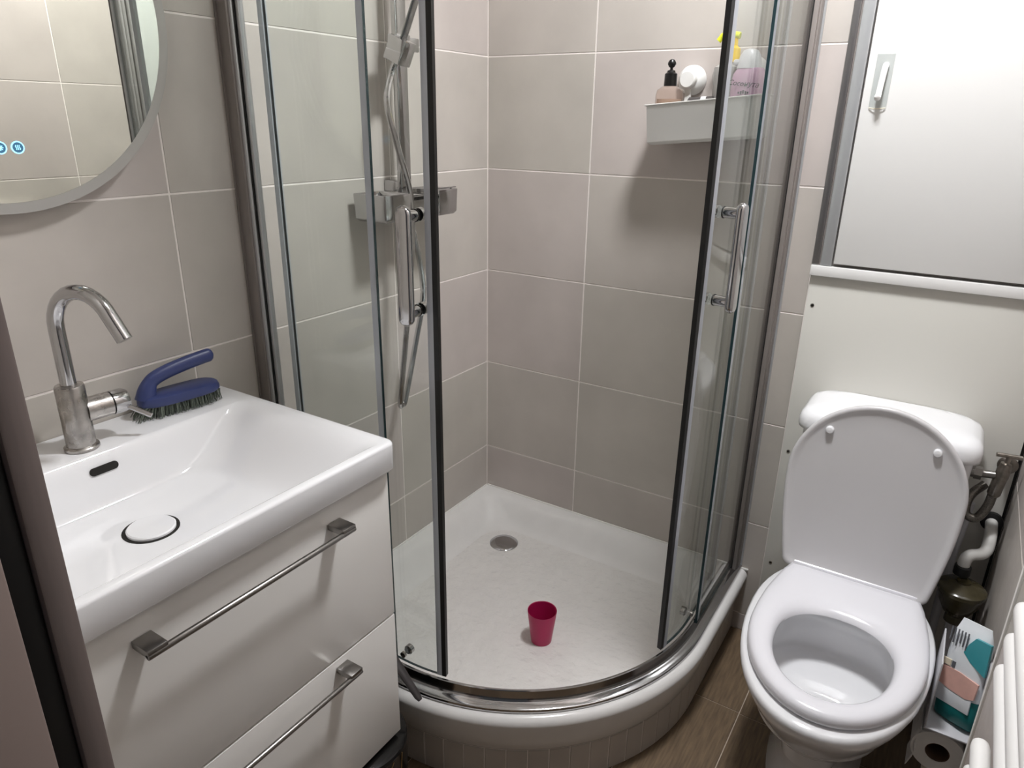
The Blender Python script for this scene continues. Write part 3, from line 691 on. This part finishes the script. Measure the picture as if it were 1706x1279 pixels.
lm = Matrix.Translation((SXC-.006, -.236, SZ+.014)) @ Matrix.Rotation(-ang, 4, 'X')
def xf(b, m_): b.v = [tuple(m_ @ Vector(p)) for p in b.v]; return b
ld = xf(lb, lm).build('lid', 'lidp', to, ang=60)
for sx in (-1, 1):
    xf(MB().lathe([(.0085, .0), (.0085, -.007), (.0065, -.010), (.0, -.011)], (sx*.105, -.335, .0040), n=20, cap1=False), lm).build('bumper', 'ceramic', ld)
# cistern
ci = MB().loft([rrect(TX-.150, TX+.150, -.166, -.016, .03, .400), rrect(TX-.160, TX+.160, -.170, -.0145, .03, .42), rrect(TX-.170, TX+.170, -.176, -.0145, .03, .72), rrect(TX-.170, TX+.170, -.176, -.0145, .03, .735)]).build('cistern', 'ceramic', to, ang=50)
def rc(i, z): return rrect(TX-.182+i, TX+.182-i, -.190+i, -.0140, .036, z)
MB().loft([rc(.008, .735), rc(.001, .7385), rc(0, .746), rc(0, .760), rc(.004, .772), rc(.012, .781), rc(.028, .786), rc(.06, .788)]).build('cistern_lid', 'ceramic', ci, ang=60)
place(to, (TX, -.35, 0))

# ------------------------------------------------------------------ plumbing right of the toilet
vv = thing('water_valve', 'tarnished angle valve with T handle feeding the cistern', 'valve')
VZ = .690
MB().tube([(TX+.168, -.095, VZ), (TX+.178, -.095, VZ)], .012, 16).tube([(TX+.178, -.095, VZ), (TX+.192, -.095, VZ)], .0145, 6).build('nut', 'nickel', vv)
MB().tube([(TX+.190, -.095, VZ), (TX+.222, -.095, VZ+.004)], .0085, 12).build('inlet', 'nickel', vv)
MB().lathe([(.010, -.045), (.013, -.04), (.013, .02), (.0105, .024), (.0105, .034), (.005, .036), (.005, .052)], (TX+.226, -.095, VZ), (.10, 0, 1), 18).build('valve_body', 'darkmetal', vv)
MB().tube([(TX+.208, -.098, VZ+.052), (TX+.254, -.092, VZ+.052)], .0048, 10).build('handle', 'darkmetal', vv)
MB().lathe([(.020, 0), (.020, .003), (.014, .008), (.010, .009)], (TX+.240, -.014, VZ), (0, -1, 0), 24).build('wall_rosette', 'darkmetal', vv)
MB().tube([(TX+.240, -.026, VZ), (TX+.232, -.090, VZ)], .009, 10).build('wall_pipe', 'darkmetal', vv)
MB().tube(bez([(TX+.221, -.095, VZ-.040), (TX+.217, -.10, VZ-.072), (TX+.203, -.108, VZ-.100), (TX+.184, -.108, VZ-.098), (TX+.179, -.10, VZ-.078), (TX+.186, -.085, VZ-.055), (TX+.205, -.065, VZ-.036)], 8), .0095, 12).build('braided_hose', 'hose', vv)
MB().tube([(TX+.188, -.070, VZ-.085), (TX+.180, -.070, .45), (TX+.180, -.070, .02)], .010, 12).build('supply_pipe', 'pearl', vv)
place(vv, (TX+.22, -.095, VZ))
dp = thing('drain_pipe', 'bent white waste pipe with black flange beside the right wall', 'pipe')
MB().lathe([(.0225, 0), (.0225, .010), (.017, .013)], (1.410, -.0130, .548), (0, -1, 0), 20).build('flange', 'black', dp)
MB().tube(bez([(1.410, -.02, .548), (1.410, -.075, .540), (1.408, -.10, .518), (1.398, -.115, .510), (1.380, -.128, .508), (1.372, -.135, .495), (1.3715, -.137, .46)], 7), .0125, 16).build('pipe_bend', 'pipew', dp)
MB().lathe([(.0165, 0), (.0165, .02), (.0145, .022)], (1.3715, -.137, .462), (0, 0, 1), 20).build('collar', 'black', dp)
place(dp, (1.3715, -.13, .46))
fn = thing('siphon_cup', 'dark olive funnel-shaped trap under the bent white pipe', 'trap')
MB().lathe([(.012, .0), (.019, .004), (.019, .018), (.017, .022), (.026, .03), (.039, .056), (.0445, .082), (.0475, .084), (.0475, .092), (.043, .096), (.027, .101), (.014, .106), (.014, .110)], (1.3785, -.160, .350), n=32).build('cup', 'olive', fn)
MB().tube([(1.377, -.155, .356), (1.377, -.155, .02)], .010, 12).build('outlet', 'pearl', fn)
place(fn, (1.377, -.155, .35))

# ------------------------------------------------------------------ paper holder, roll, wipes
ph = thing('toilet_roll_holder', 'grey plastic toilet roll holder on the recessed right wall', 'roll holder')
MB().box(1.353, 1.356, -.470, -.350, .300, .452).box(1.353, 1.4335, -.470, -.350, .296, .300).box(1.430, 1.4335, -.470, -.350, .20, .452).build('cover', 'pearl', ph, bevel=.001)
place(ph, (1.39, -.41, .2))
tp = thing('toilet_roll', 'white toilet roll with a loose sheet under the wipes pack', 'toilet roll')
pr = [(.021, 0), (.046, 0), (.047, .002), (.047, .093), (.046, .095), (.021, .095)]
MB().lathe(pr, (1.386, -.462, .245), (0, 1, 0), 40, False, False).build('paper', 'paper', tp)
MB().lathe([(.021, .001), (.021, .094), (.0195, .094), (.0195, .001), (.021, .001)], (1.386, -.462, .245), (0, 1, 0), 32, False, False).build('core', 'card', tp)
sh_ = MB(); g = []
for k in range(9):
    z = .285-.012*k; x = 1.350-.003*math.sin(k*.9)-.001*k
    g.append([(x, -.462+.004*math.sin(k*1.3), z), (x+.002, -.462+.02*0, z), (x+.002, -.375-.004*k, z), (x, -.375-.004*k, z)])
sh_.loft(g).build('loose_sheet', 'paper', tp)
place(tp, (1.386, -.41, .198))
wp = thing('wipes_pack', 'white and teal wipes pack standing on the toilet roll holder', 'wipes pack')
WO = Matrix.Translation((1.400, -.425, .302)) @ Matrix.Rotation(math.radians(-14), 4, 'X') @ Matrix.Rotation(math.radians(-32), 4, 'Z')
def pk(z, w_, d_): return [(.9*w_/2*math.copysign(abs(math.cos(a))**.6, math.cos(a)), d_/2*math.copysign(abs(math.sin(a))**.8, math.sin(a)), z) for a in [2*PI*k/28 for k in range(28)]]
xf(MB().loft([pk(0, .078, .018), pk(.006, .084, .032), pk(.03, .085, .036), pk(.060, .085, .036)]), WO).build('pack_base', 'tealdark', wp, ang=60)
xf(MB().loft([pk(.0605, .085, .0362), pk(.10, .085, .036), pk(.14, .084, .034), pk(.175, .078, .026), pk(.192, .068, .010), pk(.204, .060, .004)]), WO).build('pack_body', 'packw', wp, ang=60)
fy = -.0190
xf(MB().box(-.036, .030, fy, fy+.004, .034, .075), WO).build('pack_flap', 'packw', wp, bevel=.001)
xf(MB().loft([[(x, fy-.0010, z) for x, z in q] for q in [[(-.040, .070), (-.012, .064), (.02, .062), (.034, .068), (.036, .100), (.0, .106), (-.040, .104)]]]+[[(x, fy+.004, z) for x, z in [(-.040, .070), (-.012, .064), (.02, .062), (.034, .068), (.036, .100), (.0, .106), (-.040, .104)]]]), WO).build('pink_print', 'skin', wp)
pts = [(.040, .182), (.012, .182), (.002, .165), (-.004, .146), (.012, .132), (.041, .118)]
xf(MB().loft([[(x, fy+.002-.0005, z) for x, z in pts], [(x, fy+.008, z) for x, z in pts]]), WO).build('teal_print', 'teal', wp)
for k in range(6): xf(MB().box(-.034+k*.0062, -.0322+k*.0062, fy+.0005, fy+.003, .158-(k % 3)*.004, .184), WO).build('print_line', 'ink', wp)
xf(MB().box(-.036, -.020, fy-.0003, fy+.003, .108, .120), WO).build('logo_print', 'cream', wp)
xf(MB().box(-.018, -.012, fy-.0003, fy+.003, .108, .120), WO).build('logo_mark', 'ink', wp)
place(wp, (1.392, -.44, .302))

# ------------------------------------------------------------------ towel radiator on the near right wall
ra = thing('towel_radiator', 'white tubular towel radiator on the near right wall', 'radiator')
for z in (.892, .850, .806, .695, .652, .608, .50, .457, .414):
    MB().tube([(1.37, -.9385, z), (1.37, -.9395, z), (1.37, -.943, z), (1.37, -.952, z), (1.37, -1.55, z)], [.002, .006, .009, .0105, .0105], 16).build('tube', 'radiator', ra)
MB().tube([(1.382, -1.02, .38), (1.382, -1.02, .93)], .013, 16).build('manifold', 'radiator', ra) if False else None
MB().tube([(1.385, -1.50, .35), (1.385, -1.50, .95)], .015, 16).build('manifold', 'radiator', ra)
for z in (.45, .85): MB().tube([(1.385, -1.50, z), (1.4035, -1.50, z)], .009, 10).build('wall_mount', 'radiator', ra)
place(ra, (1.385, -1.5, .35))

# ------------------------------------------------------------------ below the vanity
bn = thing('waste_bin', 'glossy black bin with gold veins below the vanity', 'bin')
BXc, BYc, BR = .392, -1.030, .098
MB().lathe([(.090, .001), (.094, .004), (BR, .205), (BR-.004, .207), (BR-.006, .203), (.088, .012), (.0, .010)], (BXc, BYc, 0), n=48, cap1=False).build('bin_body', 'blackmarble', bn)
MB().lathe([(BR-.002, .204), (BR+.0005, .207), (BR-.002, .2115), (BR-.02, .2165), (.0, .219)], (BXc, BYc, 0), n=48, cap1=False).build('bin_lid', 'blackmarble', bn)
def vein(a0, seq):
    pts = []
    for da, z in seq:
        a = math.radians(a0+da); r = lerp(.094, BR, z/.205)+.0002; pts.append((BXc+r*math.cos(a), BYc+r*math.sin(a), z))
    MB().tube(bez(pts, 5), .0011, 6).build('gold_vein', 'gold', bn)
vein(-12, [(10, .200), (4, .18), (6, .15), (-4, .125), (-8, .10), (-16, .08), (-20, .05), (-30, .02)])
vein(-30, [(0, .10), (3, .08), (-4, .05), (-2, .02)])
vein(14, [(0, .2), (-3, .15), (2, .1), (-5, .04)])
place(bn, (BXc, BYc, 0))
sq = thing('squeegee', 'dark grey squeegee leaning on the tray rim by the vanity', 'squeegee')
a = Vector((.375, -.9155, .335)); b_ = Vector((.466, -.921, .252))
MB().tube([a, a+(b_-a)*.15, a+(b_-a)*.92, b_], [.009, .0115, .0085, .005], 12, flat=.55).build('grip', 'greyrub', sq)
MB().box(.26, .385, -.925, -.905, .325, .345).build('head', 'greyrub', sq, bevel=.004)
place(sq, (.42, -.918, .25))
